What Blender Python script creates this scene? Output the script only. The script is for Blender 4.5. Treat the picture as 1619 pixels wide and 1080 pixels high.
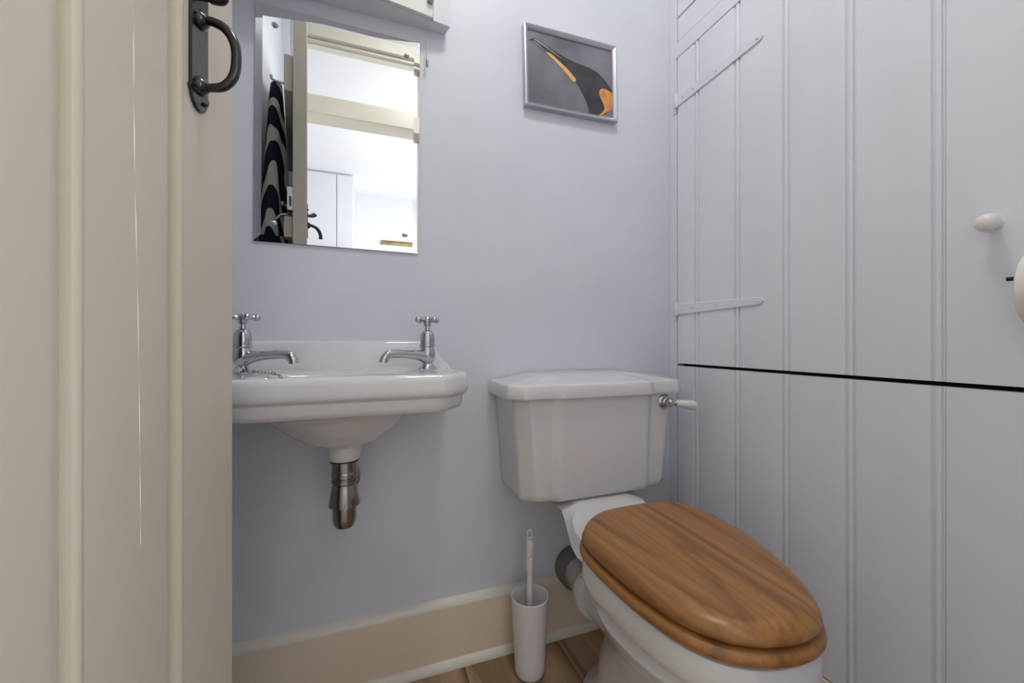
import bpy, bmesh, math, random
from mathutils import Vector, Matrix
random.seed(4)
for o in list(bpy.data.objects): bpy.data.objects.remove(o)
scene = bpy.context.scene
COL = scene.collection
PI = math.pi

# ---------------------------------------------------------------- camera, world, lights, exposure
cam_d = bpy.data.cameras.new('camera'); cam = bpy.data.objects.new('camera', cam_d); COL.objects.link(cam)
cam_d.sensor_width = 36.0; cam_d.lens = 630.0/1619*36; cam_d.clip_start = .01
CAM_H = .81; YAW = math.atan(630/1750.5)
cam.location = (0, 0, CAM_H); cam.rotation_euler = (PI/2, 0, -YAW)
scene.camera = cam
w = bpy.data.worlds.new('world'); scene.world = w; w.use_nodes = True
w.node_tree.nodes['Background'].inputs[0].default_value = (.75, .85, 1, 1)
w.node_tree.nodes['Background'].inputs[1].default_value = .3
def area(name, loc, rot, sx, sy, power, col):
    l = bpy.data.lights.new(name, 'AREA'); l.shape = 'RECTANGLE'; l.size = sx; l.size_y = sy; l.energy = power; l.color = col
    o = bpy.data.objects.new(name, l); COL.objects.link(o); o.location = loc; o.rotation_euler = rot; return o
# daylight coming in at the window of the room behind the camera
area('window_daylight', (1.36, -1.05, 1.45), (0, PI/2, 0), 1.3, 1.5, 37, (.98, .985, 1.0))
scene.view_settings.view_transform = 'Standard'; scene.view_settings.look = 'None'
scene.view_settings.gamma = 1; scene.view_settings.use_curve_mapping = False
scene.view_settings.exposure = 0.57

# ---------------------------------------------------------------- materials
def srgb(r, g, b):
    f = lambda c: (c/255/12.92) if c/255 <= .04045 else ((c/255+.055)/1.055)**2.4
    return (f(r), f(g), f(b), 1)
def mat(name, col, rough=.5, metal=0, spec=.5, coat=0):
    m = bpy.data.materials.new(name); m.use_nodes = True
    b = m.node_tree.nodes['Principled BSDF']
    b.inputs['Base Color'].default_value = col; b.inputs['Roughness'].default_value = rough
    b.inputs['Metallic'].default_value = metal; b.inputs['Specular IOR Level'].default_value = spec
    b.inputs['Coat Weight'].default_value = coat
    return m, m.node_tree, b
def add_noise_bump(nt, b, scale, strength, dist=.002, stretch=None, detail=3):
    tc = nt.nodes.new('ShaderNodeTexCoord'); mp = nt.nodes.new('ShaderNodeMapping'); nz = nt.nodes.new('ShaderNodeTexNoise'); bp = nt.nodes.new('ShaderNodeBump')
    if stretch: mp.inputs['Scale'].default_value = stretch
    nz.inputs['Scale'].default_value = scale; nz.inputs['Detail'].default_value = detail
    bp.inputs['Strength'].default_value = strength; bp.inputs['Distance'].default_value = dist
    nt.links.new(tc.outputs['Object'], mp.inputs['Vector']); nt.links.new(mp.outputs[0], nz.inputs['Vector'])
    nt.links.new(nz.outputs[0], bp.inputs['Height']); nt.links.new(bp.outputs[0], b.inputs['Normal'])
    return nz
def tint_noise(nt, b, c1, c2, scale, stretch=None, lo=.35, hi=.65):
    tc = nt.nodes.new('ShaderNodeTexCoord'); mp = nt.nodes.new('ShaderNodeMapping'); nz = nt.nodes.new('ShaderNodeTexNoise'); rp = nt.nodes.new('ShaderNodeValToRGB')
    if stretch: mp.inputs['Scale'].default_value = stretch
    nz.inputs['Scale'].default_value = scale; nz.inputs['Detail'].default_value = 4
    rp.color_ramp.elements[0].position = lo; rp.color_ramp.elements[0].color = c1
    rp.color_ramp.elements[1].position = hi; rp.color_ramp.elements[1].color = c2
    nt.links.new(tc.outputs['Object'], mp.inputs['Vector']); nt.links.new(mp.outputs[0], nz.inputs['Vector'])
    nt.links.new(nz.outputs[0], rp.inputs[0]); nt.links.new(rp.outputs[0], b.inputs['Base Color'])
M = {}
def simple(key, col, rough=.5, metal=0, spec=.5, bump=None, tint=None, coat=0):
    m, nt, b = mat(key, col, rough, metal, spec, coat)
    if bump: add_noise_bump(nt, b, *bump)
    if tint: tint_noise(nt, b, *tint)
    M[key] = m
simple('wall', srgb(222, 227, 236), .45, bump=(9, .25, .004), tint=(srgb(218, 223, 232), srgb(226, 230, 239), 3))
simple('wall_hall', srgb(214, 215, 218), .6, bump=(9, .1))
simple('ceiling', srgb(235, 236, 238), .7, bump=(60, .3, .003))
simple('plank_paint', srgb(228, 230, 239), .38, bump=(14, .12, .003, (1, 1, .25)), tint=(srgb(225, 227, 237), srgb(232, 234, 243), 5, (1, 1, .2)))
simple('door_paint', srgb(203, 195, 178), .38, bump=(10, .15, .003, (1, 1, .2)), tint=(srgb(199, 190, 172), srgb(206, 198, 182), 4, (1, 1, .3)))
simple('trim_paint', srgb(238, 222, 198), .4, bump=(12, .2, .003), tint=(srgb(233, 217, 192), srgb(240, 225, 203), 6))
simple('frame_paint', srgb(213, 209, 194), .35)
simple('trim_light', srgb(232, 226, 212), .4, bump=(30, .4, .003))
simple('dark_gap', srgb(40, 36, 32), .9)
simple('ceramic', srgb(222, 221, 222), .07, spec=.6, coat=.4)
simple('plastic_white', srgb(238, 235, 235), .3)
simple('plastic_grey', srgb(205, 203, 203), .4, tint=(srgb(150, 146, 144), srgb(212, 210, 210), 9))
simple('rubber_grey', srgb(120, 118, 116), .6)
simple('chrome', (.52, .52, .55, 1), .08, 1)
simple('chrome_dull', (.34, .32, .30, 1), .18, 1)
simple('iron', srgb(20, 19, 24), .2, 0, .7, bump=(40, .3, .002))
simple('rubber_black', srgb(15, 15, 15), .6)
simple('mirror', (.93, .95, .95, 1), .0, 1)
simple('alu', srgb(190, 192, 200), .3, .85)
simple('cord', srgb(215, 213, 212), .7)
simple('paper', srgb(240, 236, 234), .9, bump=(120, .5, .002))
simple('wardrobe', srgb(222, 222, 224), .4)
simple('carpet', srgb(165, 156, 148), .95, bump=(300, .6))
simple('cab_door', srgb(222, 224, 219), .4)
simple('cab_white', srgb(226, 224, 232), .4, bump=(60, .3))
simple('green_art', srgb(120, 140, 100), .6, tint=(srgb(170, 150, 90), srgb(90, 130, 100), 12))
simple('gold', srgb(150, 110, 50), .4, .5)
def wood(key, dark, mid, light, sc, rough, axis, fine=1.0):
    m, nt, b = mat(key, mid, rough, 0, .5)
    N = nt.nodes.new; L = nt.links.new
    tc = N('ShaderNodeTexCoord'); mp = N('ShaderNodeMapping')
    mp.inputs['Scale'].default_value = {'y': (1, .09, 1), 'x': (.09, 1, 1)}[axis]
    L(tc.outputs['Object'], mp.inputs['Vector'])
    info = N('ShaderNodeObjectInfo'); add = N('ShaderNodeVectorMath'); add.operation = 'ADD'
    mul = N('ShaderNodeMath'); mul.operation = 'MULTIPLY'; mul.inputs[1].default_value = 13
    cb = N('ShaderNodeCombineXYZ'); L(info.outputs['Random'], mul.inputs[0]); L(mul.outputs[0], cb.inputs[0]); L(mul.outputs[0], cb.inputs[2])
    L(mp.outputs[0], add.inputs[0]); L(cb.outputs[0], add.inputs[1])
    n1 = N('ShaderNodeTexNoise'); n1.inputs['Scale'].default_value = sc; n1.inputs['Detail'].default_value = 3; n1.inputs['Distortion'].default_value = .6
    L(add.outputs[0], n1.inputs['Vector'])
    ring = N('ShaderNodeMath'); ring.operation = 'MULTIPLY'; ring.inputs[1].default_value = 9; L(n1.outputs[0], ring.inputs[0])
    fr = N('ShaderNodeMath'); fr.operation = 'FRACT'; L(ring.outputs[0], fr.inputs[0])
    rp = N('ShaderNodeValToRGB'); e = rp.color_ramp.elements
    e[0].position = 0; e[0].color = mid; e[1].position = 1; e[1].color = mid
    k = rp.color_ramp.elements.new(.45); k.color = light
    k = rp.color_ramp.elements.new(.9); k.color = dark
    L(fr.outputs[0], rp.inputs[0])
    n2 = N('ShaderNodeTexNoise'); n2.inputs['Scale'].default_value = sc*14*fine; n2.inputs['Detail'].default_value = 4
    mp2 = N('ShaderNodeMapping'); mp2.inputs['Scale'].default_value = {'y': (1, .25, 1), 'x': (.25, 1, 1)}[axis]
    L(add.outputs[0], mp2.inputs['Vector']); L(mp2.outputs[0], n2.inputs['Vector'])
    mx = N('ShaderNodeMix'); mx.data_type = 'RGBA'; mx.blend_type = 'MULTIPLY'; mx.inputs[0].default_value = .55
    r2 = N('ShaderNodeValToRGB'); r2.color_ramp.elements[0].position = .3; r2.color_ramp.elements[0].color = (.55, .5, .45, 1); r2.color_ramp.elements[1].position = .6; r2.color_ramp.elements[1].color = (1, 1, 1, 1)
    L(n2.outputs[0], r2.inputs[0]); L(rp.outputs[0], mx.inputs[6]); L(r2.outputs[0], mx.inputs[7]); L(mx.outputs[2], b.inputs['Base Color'])
    M[key] = m
wood('seat_wood', srgb(140, 94, 50), srgb(163, 113, 62), srgb(170, 120, 68), 6, .33, 'y', 1.6)
wood('floor_wood', srgb(134, 106, 78), srgb(166, 138, 108), srgb(178, 150, 120), 4, .42, 'y')
def zebra():
    m, nt, b = mat('zebra_towel', srgb(25, 27, 45), .95)
    N = nt.nodes.new; L = nt.links.new
    tc = N('ShaderNodeTexCoord'); mp = N('ShaderNodeMapping'); mp.inputs['Scale'].default_value = (1, 1.0, .5); mp.inputs['Rotation'].default_value = (.5, 0, 0)
    wv = N('ShaderNodeTexWave'); wv.bands_direction = 'Y'; wv.inputs['Scale'].default_value = 6.5; wv.inputs['Distortion'].default_value = 7; wv.inputs['Detail'].default_value = 2; wv.inputs['Detail Scale'].default_value = 1.2
    rp = N('ShaderNodeValToRGB'); rp.color_ramp.interpolation = 'CONSTANT'
    rp.color_ramp.elements[0].color = srgb(24, 27, 48); rp.color_ramp.elements[1].color = srgb(205, 205, 190); rp.color_ramp.elements[1].position = .68
    L(tc.outputs['Object'], mp.inputs['Vector']); L(mp.outputs[0], wv.inputs['Vector']); L(wv.outputs[0], rp.inputs[0]); L(rp.outputs[0], b.inputs['Base Color'])
    M['zebra'] = m
zebra()
def frosted():
    m, nt, b = mat('frosted_glass', (1, 1, 1, 1), .18, 0, .5)
    b.inputs['Transmission Weight'].default_value = 1.0; b.inputs['IOR'].default_value = 1.3
    add_noise_bump(nt, b, 45, .5, .004); M['frosted'] = m
frosted()

# ---------------------------------------------------------------- mesh helpers (world coordinates in, stored relative to the root)
def root_of(o):
    while o.parent: o = o.parent
    return o
def obj(name, v, f, material, parent=None, smooth=None, bevel=0, seg=2, mats=None, fm=None):
    off = Vector(root_of(parent).location) if parent else Vector((0, 0, 0))
    me = bpy.data.meshes.new(name)
    me.from_pydata([tuple(Vector(p)-off) for p in v], [], f)
    for k in (mats or [material]): me.materials.append(M[k])
    if fm:
        for p, i in zip(me.polygons, fm): p.material_index = i
    bm = bmesh.new(); bm.from_mesh(me); bmesh.ops.recalc_face_normals(bm, faces=bm.faces)
    if bevel:
        es = [e for e in bm.edges if len(e.link_faces) == 2 and e.calc_face_angle(0) > .5]
        bmesh.ops.bevel(bm, geom=es, offset=bevel, segments=seg, profile=.5, affect='EDGES', clamp_overlap=True)
    bm.to_mesh(me); bm.free()
    if smooth:
        me.shade_smooth(); me.set_sharp_from_angle(angle=math.radians(smooth))
    o = bpy.data.objects.new(name, me); COL.objects.link(o)
    if parent: o.parent = parent
    if name in ('cistern', 'bowl_body'):
        wn = o.modifiers.new('weighted_normals', 'WEIGHTED_NORMAL'); wn.keep_sharp = True
    return o
def box(x0, x1, y0, y1, z0, z1):
    return ([(x0,y0,z0),(x1,y0,z0),(x1,y1,z0),(x0,y1,z0),(x0,y0,z1),(x1,y0,z1),(x1,y1,z1),(x0,y1,z1)],
            [(0,3,2,1),(4,5,6,7),(0,1,5,4),(1,2,6,5),(2,3,7,6),(3,0,4,7)])
def join(*parts):
    v, f = [], []
    for pv, pf in parts:
        n = len(v); v += list(pv); f += [tuple(i+n for i in q) for q in pf]
    return v, f
def loft(rings, cap0=True, cap1=True, closed=True):
    n = len(rings[0]); v = [p for r in rings for p in r]; f = []
    for k in range(len(rings)-1):
        for i in range(n if closed else n-1):
            j = (i+1) % n; f.append((k*n+i, k*n+j, (k+1)*n+j, (k+1)*n+i))
    if cap0: f.append(tuple(range(n-1, -1, -1)))
    if cap1: f.append(tuple((len(rings)-1)*n+i for i in range(n)))
    return v, f
def lathe(profile, c, axis=(0,0,1), n=24, caps=True):
    a = Vector(axis).normalized(); q = Vector((0,0,1)).rotation_difference(a); c = Vector(c)
    rings = [[tuple(c + q @ Vector((r*math.cos(2*PI*i/n), r*math.sin(2*PI*i/n), h))) for i in range(n)] for r, h in profile]
    return loft(rings, caps, caps)
def tube(path, radii, n=12):
    P = [Vector(p) for p in path]
    if not hasattr(radii, '__len__'): radii = [radii]*len(P)
    rings = []; prev = None
    for i, p in enumerate(P):
        t = (P[min(i+1, len(P)-1)]-P[max(i-1, 0)]).normalized()
        if prev is None:
            u = t.orthogonal().normalized()
        else:
            u = (prev - t*prev.dot(t)).normalized()
        prev = u; vv = t.cross(u)
        rr = radii[i]; ru, rv = (rr if hasattr(rr, '__len__') else (rr, rr))
        rings.append([tuple(p+u*ru*math.cos(2*PI*k/n)+vv*rv*math.sin(2*PI*k/n)) for k in range(n)])
    return loft(rings)
def catmull(pts, n=8, closed=False):
    out = []; m = len(pts); P = [Vector(p) for p in pts]
    for i in range(m if closed else m-1):
        g = (lambda k: P[k % m]) if closed else (lambda k: P[max(0, min(m-1, k))])
        p0, p1, p2, p3 = g(i-1), g(i), g(i+1), g(i+2)
        for k in range(n):
            t = k/n
            out.append(.5*((2*p1)+(p2-p0)*t+(2*p0-5*p1+4*p2-p3)*t*t+(3*p1-p0-3*p2+p3)*t**3))
    if not closed: out.append(P[-1])
    return out
def sphere(c, r, n=10, sz=1):
    return lathe([(max(r*math.sin(PI*k/n), r*.02), -r*sz*math.cos(PI*k/n)) for k in range(n+1)], c, n=n+4)
def prism_z(poly, z0, z1):
    return loft([[(x, y, z0) for x, y in poly], [(x, y, z1) for x, y in poly]])
def offset2(poly, d):
    n = len(poly); out = []
    A = sum(poly[i][0]*poly[(i+1) % n][1]-poly[(i+1) % n][0]*poly[i][1] for i in range(n)); sg = 1 if A > 0 else -1
    for i in range(n):
        a, b, c = Vector(poly[i-1][:2]), Vector(poly[i][:2]), Vector(poly[(i+1) % n][:2])
        d1 = (b-a).normalized(); d2 = (c-b).normalized(); t = (d1+d2)
        t = t.normalized() if t.length > 1e-6 else d1
        nrm = Vector((-t.y, t.x))*sg; k = 1/max(.5, nrm.dot(Vector((-d1.y, d1.x))*sg))
        out.append(tuple(b+nrm*d*k))
    return out
def thing(name, label, cat, loc, group=None):
    o = bpy.data.objects.new(name, None); o.empty_display_size = .05; COL.objects.link(o); o.location = loc
    o['label'] = label; o['category'] = cat
    if group: o['group'] = group
    return o
def tag(o, label, cat, group=None):
    o['label'] = label; o['category'] = cat
    if group: o['group'] = group
    return o
def struct(o, label=None, cat=None):
    o['kind'] = 'structure'
    if label: o['label'] = label
    if cat: o['category'] = cat
    return o
def sroot(name, label, cat, loc=(0, 0, 0)):
    o = thing(name, label, cat, loc); o['kind'] = 'structure'; return o

# ---------------------------------------------------------------- the room
XL, XR, YB, YF, ZC = -.375, .88, 1.0, -.10, 2.40
DL, DR, DH = -.292, .44, 1.89          # doorway
T = .10
fl = sroot('floor', 'brown wood-effect plank floor of the small toilet room', 'floor', (0, 0, 0))
obj('subfloor', *box(XL-.1, XR+.1, YF-T, YB+.1, -.06, -.008), 'dark_gap', fl)
PW, PLN = .128, .62
pv, pf = box(0, PW-.0012, 0, PLN-.0012, -.012, 0)
pme = None; k = 0; x = XL-.04; col_i = 0
while x < XR:
    y = YF-T-.25-(.31 if col_i % 2 else 0)
    while y < YB:
        y0 = max(y, YF-T); y1 = min(y+PLN, YB)
        x0 = max(x, XL); x1 = min(x+PW, XR)
        if y1-y0 > .02 and x1-x0 > .01:
            o = obj('plank', *box(x0, x1-.0012, y0, y1-.0012, -.012, 0), 'floor_wood', fl, bevel=.0012, seg=1)
        y += PLN
    x += PW; col_i += 1
struct(obj('wall_back', *box(XL-.1, XR+.35, YB, YB+.1, -.06, ZC), 'wall'), 'pale blue-grey painted wall behind basin and cistern', 'wall')
struct(obj('wall_left', *box(XL-.1, XL, YF-T, YB, -.06, ZC), 'wall'), 'pale blue-grey wall hidden behind the open cream door', 'wall')
struct(obj('wall_right', *box(XR+.25, XR+.35, YF-T, YB, -.06, ZC), 'wall'), 'wall inside the plank cupboard', 'wall')
struct(obj('ceiling', *box(XL-.1, XR+.35, YF-T, YB+.1, ZC, ZC+.08), 'ceiling'), 'white ceiling of the toilet room', 'ceiling')
wf = join(box(XL-.1, DL-.045, YF-T, YF, -.06, ZC), box(DR+.045, XR+.35, YF-T, YF, -.06, ZC), box(DL-.045, DR+.045, YF-T, YF, 2.31, ZC))
struct(obj('wall_front', *wf, 'wall'), 'wall around the doorway and its glazed transom', 'wall')
fr = sroot('trim_1', 'cream door frame with rail below the frosted transom', 'door frame', (DL-.04, YF-T/2, 0))
for nm, b_ in (('jamb', box(DL-.045, DL-.002, YF-T-.005, YF+.005, 0, 2.31)), ('jamb', box(DR, DR+.045, YF-T-.005, YF+.005, 0, 2.31)),
               ('transom_rail', box(DL-.002, DR, YF-T-.005, YF+.008, DH, 1.975)), ('head', box(DL-.002, DR, YF-T-.005, YF+.008, 2.255, 2.31)),
               ('glazing_bead', box(DL-.002, DR, YF-.035, YF-.015, 1.975, 1.99)), ('glazing_bead', box(DL-.002, DR, YF-.035, YF-.015, 2.24, 2.255))):
    obj(nm, *b_, 'frame_paint', fr, bevel=.003)
struct(obj('window_1', *box(DL-.002, DR, YF-.06, YF-.052, 1.975, 2.255), 'frosted'), 'frosted rippled glass transom above the doorway', 'window')

# ---- room beyond the doorway (seen in the mirror)
HY, HZ = -2.4, 2.33
struct(obj('floor_hall', *box(-1.4, 1.5, HY-.1, YF-T, -.06, -.002), 'carpet'), 'carpet of the room beyond the door', 'floor')
struct(obj('ceiling_hall', *box(-1.5, 1.5, HY-.1, YF-T, HZ, HZ+.07), 'ceiling'), 'white textured ceiling of the room beyond the door', 'ceiling')
struct(obj('wall_hall_far', *box(-1.5, 1.5, HY-.1, HY, -.06, HZ), 'wall_hall'), 'bright white far wall of the next room', 'wall')
struct(obj('wall_hall_left', *box(-1.5, -1.4, HY, YF-T, -.06, HZ), 'wall_hall'), 'side wall of the next room', 'wall')
wr = join(box(1.4, 1.5, HY, -1.8, -.06, HZ), box(1.4, 1.5, -.3, YF-T, -.06, HZ), box(1.4, 1.5, -1.8, -.3, -.06, .8), box(1.4, 1.5, -1.8, -.3, 2.1, HZ))
struct(obj('wall_hall_right', *wr, 'wall_hall'), 'window wall of the next room', 'wall')
w2 = sroot('window_2', 'white window frame lighting the next room', 'window', (1.45, -1.05, .8))
for b_ in (box(1.42, 1.48, -1.8, -1.75, .8, 2.1), box(1.42, 1.48, -.35, -.3, .8, 2.1), box(1.42, 1.48, -1.75, -.35, .8, .85), box(1.42, 1.48, -1.75, -.35, 2.05, 2.1), box(1.43, 1.47, -1.07, -1.03, .85, 2.05)):
    obj('window_frame', *b_, 'wardrobe', w2, bevel=.004)
wd = thing('wardrobe', 'white built-in wardrobe in the room seen in the mirror', 'wardrobe', (-.75, -2.1, 0))
obj('carcass', *box(-1.395, -.13, HY+.005, -1.93, 0, HZ-.004), 'wardrobe', wd)
for x0, x1 in ((-1.39, -.98), (-.97, -.275)):
    d_ = obj('door', *box(x0, x1, -1.93, -1.91, .05, HZ-.02), 'wardrobe', wd, bevel=.003)
    obj('knob', *sphere((x1-.05, -1.89, 1.0), .015), 'chrome', d_, smooth=40)
obj('door', *box(-.268, -.132, -1.93, -1.912, .05, HZ-.02), 'wardrobe', wd, bevel=.003)
for x0, x1, z0, z1, yy, lb in ((.126, .52, 1.5, 1.868, HY, 'green landscape picture in gilt frame on the far wall of next room'),):
    pc = thing('framed_picture', lb, 'picture', ((x0+x1)/2, yy, z0))
    obj('frame', *join(box(x0, x1, yy, yy+.02, z1-.012, z1), box(x0, x1, yy, yy+.02, z0, z0+.012), box(x0, x0+.012, yy, yy+.02, z0+.012, z1-.012), box(x1-.012, x1, yy, yy+.02, z0+.012, z1-.012)), 'gold', pc)
    obj('print', *box(x0+.012, x1-.012, yy, yy+.008, z0+.012, z1-.012), 'green_art', pc)

# ---- baseboards
def baseboard(name, label, poly, mapper, L):
    r = sroot(name, label, 'skirting', mapper(L/2, 0, 0))
    def prof(pl, nm, m):
        rings = [[mapper(s, a, z) for a, z in pl] for s in (0, L)]
        obj(nm, *loft(rings), m, r, smooth=35)
    prof([(0, 0), (.016, 0), (.016, .146), (0, .146)], 'board', 'trim_paint')
    prof([(0, .146), (.016, .146), (.0165, .150), (.013, .157), (.006, .163), (0, .165)], 'top_lip', 'trim_light')
    prof([(.016, 0), (.027, 0), (.027, .005), (.024, .013), (.019, .019), (.016, .020)], 'quadrant_bead', 'trim_light')
baseboard('baseboard_back', 'cream skirting board with chipped pale lip along the back wall', None, lambda s, a, z: (XL+s, YB-a, z), XR-XL)
r_ = sroot('baseboard_right', 'cream plinth board under the plank cupboard', 'skirting', (XR, .5, 0))
obj('board', *box(XR-.004, XR+.02, YF, YB-.028, 0, .118), 'trim_paint', r_, bevel=.003)

# ---------------------------------------------------------------- plank cupboard on the right
def beaded(y_far, y_near, z0, z1, x, name, parent, m, face=1, bead=True, th=.018, ztop_slope=0):
    """vertical board in the plane X=x facing -X (face=1) or +X (face=-1); bead along its near edge"""
    wdt = y_far-y_near
    pr = [(0, th), (0, .0015), (.0015, 0)]
    if bead:
        b0 = wdt-.0165
        pr += [(b0-.004, 0), (b0-.0015, .0012), (b0, .0042), (b0+.0015, .0042)]
        for k_ in range(7):
            t = PI*k_/6; pr.append((b0+.0075-.0055*math.cos(t), .0042-.0052*math.sin(t)))
        pr += [(wdt-.0012, .0042), (wdt, .006), (wdt, th)]
    else:
        pr += [(wdt-.0015, 0), (wdt, .0015), (wdt, th)]
    rings = [[(x+face*q, y_far-p, z) for p, q in pr] for z in (z0, z1)]
    return obj(name, *loft(rings), m, parent, smooth=30)
JY = [.966, .882, .7495, .624, .497, .370, .243, .115]
def cup_door(name, label, z0, z1, joints):
    r = sroot(name, label, 'cupboard door', (XR, joints[0], z0))
    for i in range(len(joints)-1):
        beaded(joints[i], joints[i+1]+.0005, z0, z1, XR, 'plank', r, 'plank_paint', bead=i < len(joints)-2)
    return r
cf = sroot('trim_2', 'pale grey frame around the plank cupboard doors', 'frame', (XR, .98, 0))
obj('stile', *box(XR, XR+.03, .970, YB, 0, ZC), 'plank_paint', cf, bevel=.002)
obj('rail', *box(XR-.002, XR+.03, YF, .9695, 1.668, 1.713), 'plank_paint', cf, bevel=.0015)
obj('rail', *box(XR+.001, XR+.03, YF, .966, 1.7165, 1.787), 'plank_paint', cf, bevel=.0015)
obj('stile', *box(XR, XR+.03, YF, .112, .118, 1.668), 'plank_paint', cf, bevel=.002)
obj('backing', *box(XR+.03, XR+.05, YF, YB, 0, ZC), 'dark_gap', cf)
dlow = cup_door('door_2', 'lower half of pale grey beaded plank cupboard beside the toilet', .121, .7365, JY)
dup_ = cup_door('door_3', 'upper pale grey beaded plank cupboard door with strap hinges and knob', .7445, 1.667, JY)
top = sroot('door_4', 'top cupboard door above the rail at the right', 'cupboard door', (XR, .966, 1.79))
for y0, y1 in ((.966, .82), (.8195, .60), (.5995, .35), (.3495, .115)):
    beaded(y0, y1, 1.791, 2.38, XR, 'plank', top, 'plank_paint')
def strap(zc, parent):
    y0, y1 = .962, .686
    poly = [(y0, zc-.0165), (y1+.012, zc-.0085), (y1+.003, zc-.006), (y1, zc), (y1+.003, zc+.006), (y1+.012, zc+.0085), (y0, zc+.0165)]
    rings = [[(xx, y, z) for y, z in poly] for xx in (XR-.0035, XR+.001)]
    s_ = obj('strap_hinge', *loft(rings), 'plank_paint', parent, bevel=.0008, seg=1)
    obj('knuckle', *lathe([(.0055, -.02), (.0065, -.018), (.0065, .018), (.0055, .02)], (XR-.005, .9655, zc), n=12), 'plank_paint', s_, smooth=40)
    obj('hinge_leaf', *box(XR-.003, XR, .968, .985, zc-.034, zc+.034), 'plank_paint', s_, bevel=.001, seg=1)
    for yy in (.94, .90, .82, .70):
        obj('screw', *sphere((XR-.0032, yy, zc), .0035, 6, .5), 'plank_paint', s_, smooth=40)
strap(.907, dup_); strap(1.536, dup_)
kb = obj('knob', *lathe([(.009, 0), (.007, .005), (.0068, .010), (.0105, .014), (.0135, .021), (.0127, .028), (.0085, .033), (.001, .0345)], (XR, .315, .985), (-1, 0, 0), 20), 'plastic_white', dup_, smooth=50)
kb['label'] = 'white china cupboard knob'

# toilet roll on its holder
rh = thing('toilet_roll_holder', 'black iron toilet roll holder on the plank cupboard door', 'roll holder', (XR, .20, .897))
obj('wall_plate', *lathe([(.022, 0), (.022, .003), (.017, .006), (.008, .008)], (XR, .12, .897), (-1, 0, 0), 20), 'iron', rh, smooth=40)
obj('bar', *tube([(XR-.004, .12, .897), (.85, .12, .897), (.842, .125, .897), (.84, .14, .897), (.84, .29, .897)], [.005, .005, .005, .0035, .003], 10), 'iron', rh, smooth=50)
tr = thing('toilet_roll', 'white toilet paper roll at the right edge beside the knob', 'toilet roll', (.84, .215, .825))
def roll_disc(r0, r1, y0, y1, c, n=40):
    pr = [(r0, y0), (r1-.006, y0), (r1-.0015, y0+.0025), (r1, y0+.008), (r1, y1-.008), (r1-.0015, y1-.0025), (r1-.006, y1), (r0, y1)]
    rings = [[(c[0]+r*math.cos(2*PI*i/n), y, c[1]+r*math.sin(2*PI*i/n)) for i in range(n)] for r, y in pr]
    v, f = loft(rings, False, False); m_ = len(pr)-1
    f += [(m_*n+i, m_*n+(i+1) % n, (i+1) % n, i) for i in range(n)]
    return v, f
obj('paper', *roll_disc(.0225, .0545, .165, .268, (.84, .879)), 'paper', tr, smooth=35)
obj('core', *roll_disc(.021, .0225, .166, .267, (.84, .879)), 'trim_paint', tr, smooth=35)

# ---------------------------------------------------------------- open ledged door on the left
DX, DY = -.175, .643                    # free edge of the open door
d1 = sroot('door_1', 'cream ledged plank door standing open at left with black latch', 'door', (DX, DY, 0))
JP = [0, .1235, .2505, .3775, .5045, .6315, .735]; th = .038
for i in range(6):
    p0, p1 = JP[i], JP[i+1]; wdt = p1-p0
    pr = [(0, th), (0, .002), (.002, 0)] if i == 0 else [(0, th), (0, .0062), (.0012, .0058), (.006, .0032), (.013, .0006), (.017, 0)]
    if i < 5:
        b0 = wdt-.0135
        pr += [(b0-.0012, 0), (b0, .0022), (b0+.0006, .0022)]
        for k_ in range(7):
            t = PI*k_/6; pr.append((b0+.0066-.0058*math.cos(t), .0022-.0050*math.sin(t)))
        pr += [(wdt, .0062), (wdt, th)]
    else: pr += [(wdt-.002, 0), (wdt, .002), (wdt, th)]
    rings = [[(DX-q, DY-p0-p, z) for p, q in pr] for z in (.008, DH-.006)]
    obj('plank', *loft(rings), 'door_paint', d1, smooth=30)
for z0, z1 in ((1.565, 1.675), (1.07, 1.188), (.28, .40)):
    obj('ledge', *box(DX-.062, DX-.0385, DY-.67, DY-.018, z0, z1), 'door_paint', d1, bevel=.003)
crk = [(.4585, 1.62), (.4598, 1.42), (.4578, 1.25), (.4585, 1.10), (.4598, .98), (.4640, .84), (.4668, .70), (.4675, .62)]
pts = catmull([(DX, y, z) for y, z in crk], 6)
obj('paint_ridge', *tube(pts, [(.0004+.0004*math.sin(i*1.7), .0005) for i in range(len(pts))], 6), 'trim_light', d1, smooth=50)
LY, LX = DY-.084, DX
half = [(.017, 1.13), (.017, 1.102), (.0195, 1.099), (.019, 1.096), (.0165, 1.094), (.0155, 1.089), (.012, 1.083), (.006, 1.0785), (0, 1.0775)]
low = [(LY+a_, z) for a_, z in half]+[(LY-a_, z) for a_, z in half[::-1][1:]]
ol = low+[(y, 2.33-z) for y, z in low[::-1]]
lat = obj('latch_plate', *loft([[(xx, y, z) for y, z in ol] for xx in (LX-.001, LX+.0035)]), 'iron', d1, bevel=.0008, seg=1)
lat['label'] = 'black iron thumb latch plate'
gp = catmull([(LX+.002, LY, 1.184), (LX+.014, LY, 1.1845), (LX+.029, LY, 1.178), (LX+.039, LY, 1.162), (LX+.041, LY, 1.142), (LX+.038, LY, 1.123), (LX+.028, LY, 1.110), (LX+.013, LY, 1.1065), (LX+.002, LY, 1.107)], 6)
obj('grip', *tube(gp, [(.0042+.0012*math.sin(PI*i/(len(gp)-1)), .0042+.0018*math.sin(PI*i/(len(gp)-1))) for i in range(len(gp))], 12), 'iron', lat, smooth=50)
for zz in (1.184, 1.107):
    obj('grip_boss', *lathe([(.0105, 0), (.0105, .003), (.008, .006), (.006, .008)], (LX+.003, LY, zz), (1, 0, 0), 14), 'iron', lat, smooth=40)
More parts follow.
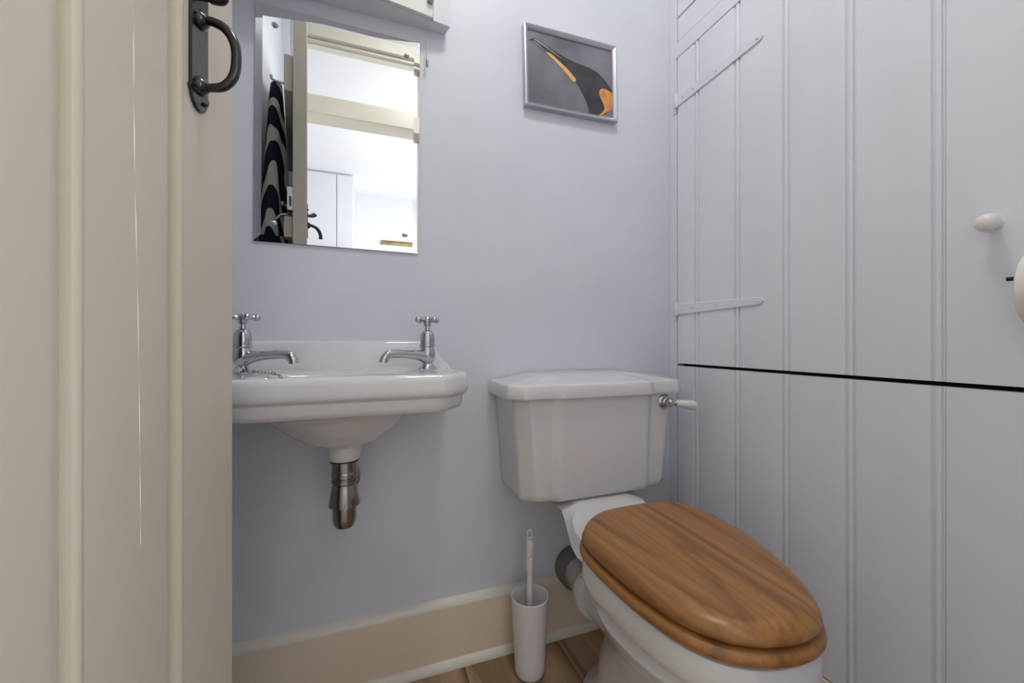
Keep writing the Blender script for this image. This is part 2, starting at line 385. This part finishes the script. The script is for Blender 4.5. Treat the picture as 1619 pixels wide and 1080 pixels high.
tp = catmull([(LX-.001, LY, 1.216), (LX+.008, LY, 1.215), (LX+.017, LY, 1.217), (LX+.026, LY, 1.223)], 6)
obj('thumb_press', *tube(tp, [((.004, .007) if i < 8 else (.0030, .0125-.0006*abs(i-14))) for i in range(len(tp))], 12), 'iron', lat, smooth=50)
for dy, zz in ((.008, 1.090), (-.008, 1.236), (-.010, 1.097)):
    obj('screw', *sphere((LX+.0038, LY+dy, zz), .004, 6, .5), 'iron', lat, smooth=40)
IX = DX-.038
obj('latch_bar', *box(IX-.010, IX-.004, DY-.15, DY+.012, 1.222, 1.240), 'iron', d1, bevel=.0015)
obj('latch_keep', *join(box(IX-.016, IX, DY-.050, DY-.040, 1.205, 1.275), box(IX-.016, IX, DY-.022, DY-.012, 1.205, 1.275), box(IX-.016, IX-.011, DY-.040, DY-.022, 1.205, 1.275)), 'chrome_dull', d1, bevel=.001)
lv = catmull([(IX, LY+.01, 1.205), (IX-.018, LY+.01, 1.207), (IX-.034, LY+.01, 1.203), (IX-.045, LY+.01, 1.190)], 5)
obj('latch_lever', *tube(lv, .005, 8), 'chrome_dull', d1, smooth=50)
lk = catmull([(IX, LY+.015, 1.228), (IX-.014, LY+.015, 1.231), (IX-.024, LY+.015, 1.237)], 4)
obj('lift_knob', *join(tube(lk, .003, 8), sphere((IX-.028, LY+.015, 1.238), .008)), 'chrome_dull', d1, smooth=50)
obj('coat_hook', *tube(catmull([(IX, .44, 1.69), (IX-.04, .44, 1.688), (IX-.062, .44, 1.692), (IX-.066, .44, 1.705)], 5), .004, 8), 'chrome', d1, smooth=50)
d1.rotation_euler = (0, 0, -math.radians(8.6))

# towel on the hook
rings = []
NT = 48
for k in range(22):
    t = k/21; z = 1.690-.80*t
    ax = .016+.024*min(1, t*1.7)**.8; ay = .020+.095*min(1, t*1.25)**.7
    cx = -.297-.006*t; cy = .43-.02*t
    rg = []
    for i in range(NT):
        a = 2*PI*i/NT
        fold = 1+.16*min(1, t*2+.2)*math.sin(5*a+1.5*t)+.07*math.sin(9*a-2*t)
        rg.append((cx+ax*math.cos(a)*fold, cy+ay*math.sin(a)*(1+.05*math.sin(3*a+t)), z+.012*math.sin(2*a)*t))
    rings.append(rg)
tw = tag(obj('towel', *loft(rings), 'zebra', smooth=70), 'navy and cream zebra-striped towel hanging behind the door, seen in the mirror', 'towel')

# ---------------------------------------------------------------- mirror on the back wall
mr = thing('mirror', 'frameless rectangular wall mirror with angled edges above the basin', 'mirror', (-.06, YB, 1.03))
mr.rotation_euler = (0, math.radians(.45), 0)
mx0, mx1, mz0, mz1 = -.2335, .1145, 1.0265, 1.5425
BV = .014
def rect(x0, x1, z0, z1, y): return [(x0, y, z0), (x1, y, z0), (x1, y, z1), (x0, y, z1)]
v = rect(mx0, mx1, mz0, mz1, YB-.0042)+rect(mx0+BV, mx1-BV, mz0+BV, mz1-BV, YB-.0053)
f = [(4, 5, 6, 7), (0, 1, 5, 4), (1, 2, 6, 5), (2, 3, 7, 6), (3, 0, 4, 7)]
obj('mirror_glass', v, f, 'mirror', mr)
obj('backing', *box(mx0, mx1, YB-.0041, YB, mz0, mz1), 'dark_gap', mr)
for x_, z_ in ((-.196, 1.500), (.083, 1.502), (-.196, 1.068), (.082, 1.068)):
    obj('dome_screw', *sphere((x_, YB-.0056, z_), .0068, 8, .7), 'chrome', mr, smooth=50)

# ---------------------------------------------------------------- wall cabinet over the mirror and its pull cord
cb = thing('wall_cabinet', 'shallow white wall cabinet above the mirror', 'cabinet', (0, YB, 1.58))
# front line runs slightly askew from the wall
def fy(x): return .9455+(x-.023)*(.97-.9455)/(.187-.023)
zt = 1.95
v = [(-.32, YB, 1.58), (.178, YB, 1.58), (.187, fy(.187)+.004, 1.58), (-.32, fy(-.32)+.004, 1.58)]
v += [(x, y, zt) for x, y, z in v]
obj('carcass', v, [(0, 1, 2, 3), (7, 6, 5, 4), (0, 4, 5, 1), (1, 5, 6, 2), (2, 6, 7, 3), (3, 7, 4, 0)], 'cab_white', cb)
def front(x0, x1, z0, z1, d):
    a = [(x0, fy(x0)+.004, z0), (x1, fy(x1)+.004, z0), (x1, fy(x1)-d, z0), (x0, fy(x0)-d, z0)]
    return a+[(x, y, z1) for x, y, z in a], [(0, 3, 2, 1), (4, 5, 6, 7), (0, 1, 5, 4), (1, 2, 6, 5), (2, 3, 7, 6), (3, 0, 4, 7)]
obj('stile', *front(.1455, .187, 1.578, zt, .003), 'cab_white', cb, bevel=.0008, seg=1)
obj('door', *front(-.318, .1445, 1.582, zt-.01, .006), 'cab_door', cb, bevel=.001, seg=1)
obj('catch', *lathe([(.007, 0), (.008, .004), (.006, .010), (.001, .012)], (.138, fy(.138)-.006, 1.618), (0, -1, 0), 14), 'chrome_dull', cb, smooth=40)
pcord = thing('pull_cord', 'thin white pull cord with small metal end beside the mirror', 'pull cord', (.134, .985, 1.48))
obj('cord', *tube([(.134, .985, 1.582), (.1345, .985, 1.53), (.134, .985, 1.50)], .0009, 6), 'cord', pcord)
obj('toggle', *lathe([(.0015, .022), (.0028, .018), (.003, .002), (.002, 0)], (.134, .985, 1.480), n=10), 'chrome_dull', pcord, smooth=40)

# ---------------------------------------------------------------- penguin picture
pp = thing('framed_photo', 'silver-framed photograph of a king penguin head on the back wall', 'picture', (.535, YB, 1.44))
pp.rotation_euler = (0, math.radians(-1.2), 0)
px0, px1, pz0, pz1 = .392, .679, 1.443, 1.661
FWD = .012; FD = .018
def fbar(a, b, c, d_):  # quad of xz corner points: outer a,b inner c,d
    prof = [(0, 0), (0, FD), (.3, FD+.001), (.75, FD-.002), (1, FD-.006), (1, 0)]
    rings = []
    for o_, i_ in ((a, d_), (b, c)):
        rings.append([(o_[0]+(i_[0]-o_[0])*t, YB-dp, o_[1]+(i_[1]-o_[1])*t) for t, dp in prof])
    return loft(rings)
O = [(px0, pz0), (px1, pz0), (px1, pz1), (px0, pz1)]; I = [(px0+FWD, pz0+FWD), (px1-FWD, pz0+FWD), (px1-FWD, pz1-FWD), (px0+FWD, pz1-FWD)]
for k in range(4):
    j = (k+1) % 4; obj('frame_side', *fbar(O[k], O[j], I[j], I[k]), 'alu', pp, smooth=25)
simple('print_bg', srgb(122, 121, 130), .35, tint=(srgb(104, 103, 112), srgb(140, 139, 148), 7))
simple('print_black', srgb(52, 50, 56), .35, tint=(srgb(40, 39, 45), srgb(70, 67, 70), 25))
simple('print_orange', srgb(222, 150, 70), .35, tint=(srgb(205, 128, 60), srgb(232, 168, 92), 30))
simple('print_peach', srgb(232, 182, 118), .35)
simple('print_line', srgb(150, 150, 158), .35)
W_, H_ = (px1-px0-2*FWD), (pz1-pz0-2*FWD)
# outlines in fractions of the print (u right, v down) as read off the photograph
def uv(u, v_, lift): return (px0+FWD+u*W_, YB-.0105-lift, pz1-FWD-v_*H_)
def patch(nm, pts_, m, lift, parent, sm=5):
    c_ = [q for q in catmull([(a, b, 0) for a, b in pts_], sm, True)] if sm else [Vector((a, b, 0)) for a, b in pts_]
    vv = [uv(min(.999, max(.001, q.x)), min(.999, max(.001, q.y)), lift) for q in c_]
    return obj(nm, vv, [tuple(range(len(vv)))], m, parent)
prt = obj('print', *box(px0+FWD-.001, px1-FWD+.001, YB-.0105, YB-.004, pz0+FWD-.001, pz1-FWD+.001), 'print_bg', pp)
prt['label'] = 'grey photograph print of a penguin head'
patch('penguin_head', [(.02, .14), (.10, .10), (.25, .18), (.42, .26), (.58, .31), (.72, .33), (.84, .39), (.93, .49), (.999, .60), (.999, .62), (.999, .82), (.999, .84), (.93, .94), (.86, .999), (.84, .999), (.72, .999), (.70, .999), (.69, .90), (.64, .76), (.58, .64), (.52, .56), (.42, .46), (.30, .34), (.18, .245), (.08, .175)], 'print_black', .0004, prt, 4)
patch('beak_stripe', [(.20, .255), (.27, .27), (.36, .345), (.44, .415), (.51, .49), (.545, .54), (.54, .58), (.50, .575), (.43, .485), (.33, .38)], 'print_peach', .0008, prt)
patch('cheek_patch', [(.86, .60), (.92, .59), (.999, .63), (.999, .64), (.999, .84), (.999, .85), (.96, .90), (.90, .95), (.85, 1.0), (.82, 1.0), (.87, .94), (.895, .88), (.87, .79), (.835, .70), (.835, .64)], 'print_orange', .0008, prt, 4)
patch('beak_highlight', [(.07, .125), (.12, .115), (.25, .20), (.38, .285), (.37, .29), (.24, .215)], 'print_line', .0008, prt, 3)
patch('beak_line', [(.03, .145), (.10, .155), (.19, .235), (.185, .245), (.09, .175)], 'print_line', .0008, prt, 3)

# ---------------------------------------------------------------- wash basin
BX = -.053
bs = thing('wash_basin', 'small white ceramic wall basin with chrome taps and stepped rim', 'wash basin', (BX, YB, .678))
def bas(hw, yf, ch, chy, yb=YB, r=0):
    """plan outline, counter-clockwise from back right"""
    return [(BX+hw, yb), (BX+hw, yf+chy), (BX+hw-ch, yf), (BX-hw+ch, yf), (BX-hw, yf+chy), (BX-hw, yb)]
def smooth_outline(o, rad=.014, n=4):
    out = []; m_ = len(o)
    for i, p in enumerate(o):
        if i in (0, m_-1): out.append(tuple(p)); continue
        a, b, c = Vector(o[i-1]), Vector(p), Vector(o[(i+1) % m_])
        r1 = min(rad, .45*(a-b).length); r2 = min(rad, .45*(c-b).length); p0 = b+(a-b).normalized()*r1; p2 = b+(c-b).normalized()*r2
        for k in range(n+1):
            t = k/n; q = p0*(1-t)**2+b*2*t*(1-t)+p2*t*t; out.append(tuple(q))
    return out
hw, yf = .240, .720
def ring(d, z, rad=.014):
    o = bas(hw-d, yf+d, .045-d*.3, .05-d*.3); return [(x, y, z) for x, y in smooth_outline(o, rad)]
outer = [ring(.034, .679), ring(.022, .678), ring(.015, .681), ring(.0105, .690), ring(.009, .7045), ring(.0075, .7075), ring(.003, .7105), ring(.0005, .715), ring(0, .722), ring(0, .738), ring(.0015, .745), ring(.005, .7495), ring(.010, .7505), ring(.016, .7495)]
nR = len(outer[0])
# inner deck and bowl, same vertex count: angle-matched superellipse
def inner(scx, scy, z, cx=BX, cy=.845):
    base = ring(.016, z)
    out = []
    for x, y, _ in base:
        a = math.atan2(y-cy, x-cx); e = 3.2
        ca, sa = abs(math.cos(a)), abs(math.sin(a))
        rr = 1/((ca/scx)**e+(sa/scy)**e)**(1/e)
        out.append((cx+rr*math.cos(a), cy+rr*math.sin(a), z))
    return out
inn = [[(x, min(y, .998), .748) for x, y, z in ring(.022, .748)]]
inn += [inner(.150, .098, .7465, cy=.835), inner(.138, .088, .738, cy=.835), inner(.125, .078, .71, cy=.838), inner(.10, .062, .665, cy=.845), inner(.06, .04, .640, cy=.85), inner(.02, .018, .634, cy=.855)]
obj('bowl_body', *loft(outer+inn, False, True), 'ceramic', bs, smooth=50)
# underside
und = []
for scx, scy, z, cy in ((.205, .118, .681, .86), (.150, .105, .676, .86), (.128, .095, .662, .862), (.105, .080, .640, .864), (.075, .060, .618, .864), (.046, .045, .607, .862), (.033, .033, .604, .861), (.0315, .0315, .600, .86), (.030, .030, .580, .86), (.027, .027, .5755, .86)):
    n_ = 40
    und.append([(-.045+(BX+.045)*min(1, max(0, (z-.6)/.06))+scx*math.cos(2*PI*i/n_), cy+scy*math.sin(2*PI*i/n_), z) for i in range(n_)])
obj('bowl_underside', *loft(und, False, True), 'ceramic', bs, smooth=50)
# upstand with sloping ends
up = []
prof = [(-.240, .752), (-.238, .757), (-.225, .765), (-.214, .783), (-.203, .802), (-.195, .8095), (-.185, .8115)]
prof = prof+[(-a, z) for a, z in prof[::-1]]
for a, z in prof:
    h = z-.745
    up.append([(BX+a, YB, .735), (BX+a, YB-.030-.012*(1 if h < .02 else 0), .735), (BX+a, YB-.028, .745+h*.25), (BX+a, YB-.020, .745+h*.75), (BX+a, YB-.018, .745+h*.93), (BX+a, YB-.013, z), (BX+a, YB, z)])
obj('upstand', *loft(up), 'ceramic', bs, smooth=50)
obj('waste_ring', *lathe([(.020, 0), (.021, .002), (.014, .003)], (BX+.004, .855, .6345)), 'chrome', bs, smooth=40)
def tap(cx, cy, dx, dy, z0=.7505, s=1.0):
    d_ = Vector((dx, dy, 0)).normalized()
    t = obj('tap', *lathe([(.0205, 0), (.0205, .002), (.018, .004), (.0125, .009), (.0105, .013), (.0140, .018), (.0165, .026), (.0170, .034), (.0158, .042), (.0145, .0475), (.0165, .0485), (.0172, .0505), (.0165, .0525), (.0150, .053), (.0154, .064), (.0145, .074), (.0115, .0805), (.0065, .083), (.0055, .0835), (.0052, .092), (.0075, .093), (.0084, .099), (.0086, .101), (.0065, .1015)], (cx, cy, z0), n=28), 'chrome', bs, smooth=40)
    c_ = Vector((cx, cy, z0))
    sp = catmull([c_+d_*.004+Vector((0, 0, .026)), c_+d_*.025+Vector((0, 0, .031)), c_+d_*.055+Vector((0, 0, .0335)), c_+d_*.084+Vector((0, 0, .035)), c_+d_*.098+Vector((0, 0, .033)), c_+d_*.106+Vector((0, 0, .025)), c_+d_*.108+Vector((0, 0, .0185))], 5)
    rad = [.0140-.0056*min(1, i/9) for i in range(len(sp))]
    obj('spout', *tube(sp, rad, 16), 'chrome', t, smooth=60)
    hd = lathe([(.0065, .1), (.0098, .101), (.0105, .105), (.0098, .109), (.006, .1115), (.0055, .1125)], (cx, cy, z0), n=20)
    parts = [hd]
    for k in range(4):
        a = .5+k*PI/2; u_ = Vector((math.cos(a), math.sin(a), 0)); zc = Vector((0, 0, .1055))
        parts.append(tube([c_+zc+u_*.006, c_+zc+u_*.013, c_+zc+u_*.019], [.0060, .0044, .0052], 10))
        parts.append(sphere(c_+zc+u_*.0238, .0068, 8))
    obj('cross_handle', *join(*parts), 'chrome', t, smooth=50)
tap(.119, .868, -.09, -.055)
tap(-.225, .885, .10, -.055)
# plug chain
ch0 = catmull([(-.205, .868, .7535), (-.185, .846, .753), (-.165, .828, .7525), (-.150, .815, .7475), (-.140, .808, .735), (-.125, .805, .70)], 6)
lk = []
tot = 0; pts_ = [ch0[0]]
for a, b in zip(ch0, ch0[1:]):
    tot += (b-a).length
    if tot > .0075: pts_.append(b); tot = 0
for k, (a, b) in enumerate(zip(pts_, pts_[1:])):
    d_ = (b-a).normalized(); up_ = Vector((0, 0, 1)); sd = d_.cross(up_).normalized(); nn = sd if k % 2 else up_
    c_ = (a+b)/2; L_ = (b-a).length*.62
    loop = [c_+d_*L_*math.cos(2*PI*i/10)+nn*.0026*math.sin(2*PI*i/10) for i in range(11)]
    lk.append(tube(loop, .0007, 6))
obj('plug_chain', *join(*lk), 'chrome_dull', bs, smooth=50)
# bottle trap
TX, TY = -.045, .86
bt = obj('bottle_trap', *lathe([(.0255, .574), (.0255, .571), (.0235, .5705), (.0235, .552), (.0245, .550), (.0245, .542), (.0225, .540), (.0225, .537), (.0245, .5365), (.0245, .531), (.0225, .529), (.0225, .526), (.0240, .522), (.0262, .508), (.0295, .491), (.0295, .486), (.0222, .4855), (.0225, .462), (.0215, .452), (.018, .444), (.012, .440), (.002, .439)], (TX, TY, 0), n=32), 'chrome_dull', bs, smooth=24)
bt['label'] = 'dull chrome bottle trap under the basin'
obj('washer', *lathe([(.0275, .578), (.0275, .5735)], (TX, TY, 0), n=32), 'rubber_black', bt, smooth=35)
obj('outlet_nut', *lathe([(.020, 0), (.0265, .003), (.0275, .010), (.0275, .022), (.024, .026), (.017, .027)], (TX+.002, TY+.018, .531), (0, 1, 0), 24), 'chrome_dull', bt, smooth=35)
obj('outlet_pipe', *lathe([(.016, .02), (.016, .122)], (TX+.002, TY+.018, .531), (0, 1, 0), 20), 'chrome_dull', bt, smooth=35)

# ---------------------------------------------------------------- toilet
CX = .54
tl = thing('toilet', 'white close-coupled toilet with wooden seat in the corner', 'toilet', (CX, .6, 0))
def cist(hw, yf, chx, chy, bw, st):
    return [(CX+hw, .995), (CX+hw, yf+chy), (CX+hw-chx, yf), (CX+bw+.009, yf), (CX+bw-.007, yf-st), (CX-bw+.007, yf-st), (CX-bw-.009, yf), (CX-hw+chx, yf), (CX-hw, yf+chy), (CX-hw, .995)]
def cring(hw, yf, z, chx=.034, chy=.026, bw=.127, st=.011, rad=.006):
    return [(x, y, z) for x, y in smooth_outline(cist(hw, yf, chx, chy, bw, st), rad, 4)]
body = [cring(.188, .862, .432), cring(.200, .852, .4335), cring(.206, .846, .440), cring(.209, .8435, .452)]
body += [cring(.209+.019*t, .8435-.008*t, .452+.228*t) for t in (.33, .66, 1)]
obj('cistern', *loft(body), 'ceramic', tl, smooth=45)
Lh, Ly = .247, .822
def lscale(k, z):
    return [(CX+(x-CX)*k, .995+(y-.995)*k, z) for x, y, _ in cring(Lh-.012, Ly+.012, 0, rad=.007)]
lid = [cring(Lh-.012, Ly+.012, .6785), cring(Lh-.001, Ly+.001, .6788), cring(Lh, Ly, .682), cring(Lh-.003, Ly+.003, .7065), cring(Lh-.005, Ly+.005, .7100), cring(Lh-.010, Ly+.010, .7122), lscale(.93, .7145), lscale(.8, .7195), lscale(.62, .7265), lscale(.45, .7285), lscale(.2, .729)]
# the back edge stays against the wall but drops at the ends
obj('cistern_lid', *loft(lid), 'ceramic', tl, smooth=40)
fl_ = obj('flush_lever', *join(lathe([(.0185, 0), (.0185, .003), (.0155, .006), (.0130, .007), (.0125, .012), (.0095, .014), (.0105, .018), (.0105, .026), (.007, .031), (.002, .032)], (.719, .837, .655), (0, -1, 0), 24),
      tube([(.719, .816, .655), (.729, .812, .654), (.735, .810, .6535)], [.0065, .006, .0075], 12)), 'chrome', tl, smooth=40)
obj('lever_handle', *tube([(.733, .8105, .6538), (.735, .810, .6535), (.757, .804, .6505), (.775, .799, .648), (.781, .7975, .647), (.784, .7965, .6465)], [.0065, .0082, .0108, .0132, .0118, .004], 16), 'ceramic', fl_, smooth=50)
# seat outline
OUTL = [(.56, .757), (.615, .754), (.652, .741), (.677, .712), (.690, .668), (.690, .610), (.681, .55), (.663, .49), (.636, .431), (.605, .388), (.570, .360), (.53, .350), (.49, .354), (.452, .367), (.418, .394), (.394, .438), (.381, .50), (.376, .57), (.376, .63), (.386, .675), (.410, .708), (.443, .736), (.485, .753)]
OUT = [(p.x, p.y) for p in catmull([(x, y, 0) for x, y in OUTL], 5, True)]
def oring(ins, z, shift=0):
    return [(x, y+shift, z) for x, y in offset2(OUT, ins)]
def oscale(k, z): return [(.538+(x-.538)*k, .55+(y-.55)*k, z) for x, y in OUT]
seat = [oring(.012, .399), oring(.001, .400), oring(-.004, .405), oring(-.005, .411), oring(-.002, .417), oring(.006, .4205), oring(.02, .421)]
s_ = obj('seat_ring', *loft(seat), 'seat_wood', tl, smooth=50); s_['label'] = 'varnished wooden seat ring'
ld = [oring(.016, .4230), oring(.006, .4235), oring(.001, .4265), oring(0, .431), oring(.0025, .4375), oring(.009, .444), oring(.018, .4483), oring(.030, .4503), oscale(.72, .4508), oscale(.4, .451)]
l_ = obj('seat_lid', *loft(ld), 'seat_wood', tl, smooth=60); l_['label'] = 'closed varnished wooden toilet lid'
for sx in (-.07, .07):
    obj('seat_hinge', *join(lathe([(.009, -.022), (.009, .022)], (CX+sx, .752, .413), (1, 0, 0), 14), lathe([(.013, .0), (.013, .012), (.008, .016)], (CX+sx, .752, .397), n=14)), 'chrome', tl, smooth=40)
# pan: horizontal sections
def pring(hw, yfr, ybk, z, e=2.3, n=56):
    yc = yfr+(ybk-yfr)*.55; out = []
    for i in range(n):
        a = 2*PI*i/n; ca, sa = math.cos(a), math.sin(a)
        ly = (ybk-yc) if sa > 0 else (yc-yfr)
        ex = e if sa < 0 else 2.1
        rr = 1/((abs(ca)/hw)**ex+(abs(sa)/ly)**ex)**(1/ex)
        out.append((CX+rr*ca, yc+rr*sa, z))
    return out
pan = [pring(.118, .50, .846, 0), pring(.119, .497, .848, .012), pring(.112, .505, .842, .026), pring(.096, .52, .815, .042), pring(.089, .525, .80, .08), pring(.088, .52, .79, .13), pring(.094, .50, .765, .18), pring(.108, .465, .748, .23), pring(.130, .415, .742, .268), pring(.148, .386, .742, .303), pring(.151, .381, .742, .312), pring(.149, .383, .742, .317), pring(.141, .393, .738, .325), pring(.140, .393, .738, .36)]
obj('pan', *loft(pan), 'ceramic', tl, smooth=40)
rim = [oring(.034, .344), oring(.012, .346), oring(.004, .349), oring(.001, .354), oring(0, .362), oring(.001, .385), oring(.005, .394), oring(.014, .3975), oring(.03, .398)]
obj('pan_rim', *loft(rim), 'ceramic', tl, smooth=40)
sec = []
for y, hw_, zt_, zb_ in ((.690, .130, .394, .33), (.735, .132, .396, .325), (.765, .128, .401, .33), (.79, .122, .411, .345), (.82, .116, .423, .375), (.84, .114, .4305, .395), (.90, .113, .4315, .405), (.975, .11, .4315, .41)):
    n_ = 24; rg = []
    for i in range(n_):
        a = 2*PI*i/n_; ca, sa = math.cos(a), math.sin(a); e = 8 if sa > 0 else 1.35
        hh = (zt_-zb_)/2; rr = 1/((abs(ca)/hw_)**e+(abs(sa)/hh)**e)**(1/e)
        rg.append((CX+rr*ca, y, (zt_+zb_)/2+rr*sa))
    sec.append(rg)
obj('rear_shelf', *loft(sec), 'ceramic', tl, smooth=45)
obj('outlet_spigot', *lathe([(.050, 0), (.050, .1245)], (CX, .725, .180), (0, 1, 0), 28), 'ceramic', tl, smooth=40)

# soil pipe
sp = thing('soil_pipe', 'grey-white plastic soil pipe from the back wall to the toilet', 'pipe', (.538, .93, .13))
obj('pipe', *lathe([(.0445, .86), (.0445, .998)], (.538, 0, .183), (0, 1, 0), 32), 'plastic_grey', sp, smooth=40)
obj('wall_flange', *lathe([(.0445, .955), (.052, .957), (.0545, .962), (.0545, .992), (.052, .999)], (.538, 0, .185), (0, 1, 0), 32), 'rubber_grey', sp, smooth=40)
obj('collar', *lathe([(.052, .850), (.0595, .850), (.0615, .854), (.0615, .872), (.058, .884), (.054, .894), (.046, .897)], (.539, 0, .180), (0, 1, 0), 36), 'plastic_white', sp, smooth=40)

# ---------------------------------------------------------------- toilet brush
QX, QY = .372, .905
hb = thing('toilet_brush_holder', 'white tapered toilet brush holder on the floor by the skirting', 'brush holder', (QX, QY, 0))
obj('cup', *lathe([(.001, .001), (.030, .0012), (.0345, .003), (.0362, .008), (.0372, .03), (.0450, .184), (.0458, .1885), (.0450, .190), (.0436, .189), (.0426, .182), (.0355, .02), (.001, .018)], (QX, QY, 0), n=40, caps=False), 'plastic_white', hb, smooth=40)
br = thing('toilet_brush', 'white plastic toilet brush with ribbed handle standing in its holder', 'toilet brush', (QX, QY, .02))
rib = [(.0065, .135), (.0115, .136), (.0115, .139), (.0072, .1415), (.0068, .25), (.0085, .252)]
for k in range(11):
    z = .255+k*.0058; rib += [(.0080, z), (.0095, z+.0018), (.0095, z+.0038)]
rib += [(.0080, .320), (.0080, .326)]
obj('handle', *lathe(rib, (QX, QY, 0), n=18), 'plastic_white', br, smooth=40)
hp = [(QX, QY, .3255), (QX-.0052, QY, .330), (QX-.0056, QY, .342), (QX-.003, QY, .347), (QX+.003, QY, .347), (QX+.0056, QY, .342), (QX+.0052, QY, .330), (QX, QY, .3255)]
obj('hanging_loop', *tube(catmull(hp, 4), .0022, 8), 'plastic_white', br, smooth=50)
obj('stem', *lathe([(.005, .03), (.005, .136)], (QX, QY, 0), n=12), 'plastic_white', br, smooth=40)
obj('bristles', *lathe([(.012, .025), (.027, .032), (.030, .06), (.027, .09), (.012, .1)], (QX, QY, 0), n=20), 'plastic_white', br, smooth=40)

# ---------------------------------------------------------------- lamp on the toilet-room ceiling (out of view)
lp = thing('ceiling_lamp', 'round white flush ceiling lamp of the toilet room', 'lamp', (.30, .38, ZC))
obj('base', *lathe([(.13, 0), (.13, -.02)], (.30, .38, ZC)), 'plastic_white', lp, smooth=40)
m, nt, b = mat('lamp_glow', (1, 1, 1, 1), .4); b.inputs['Emission Color'].default_value = (1, .97, .93, 1); b.inputs['Emission Strength'].default_value = 26; M['glow'] = m
obj('diffuser', *lathe([(.12, -.02), (.12, -.04), (.10, -.06), (.05, -.072), (.001, -.075)], (.30, .38, ZC), caps=False), 'glow', lp, smooth=50)
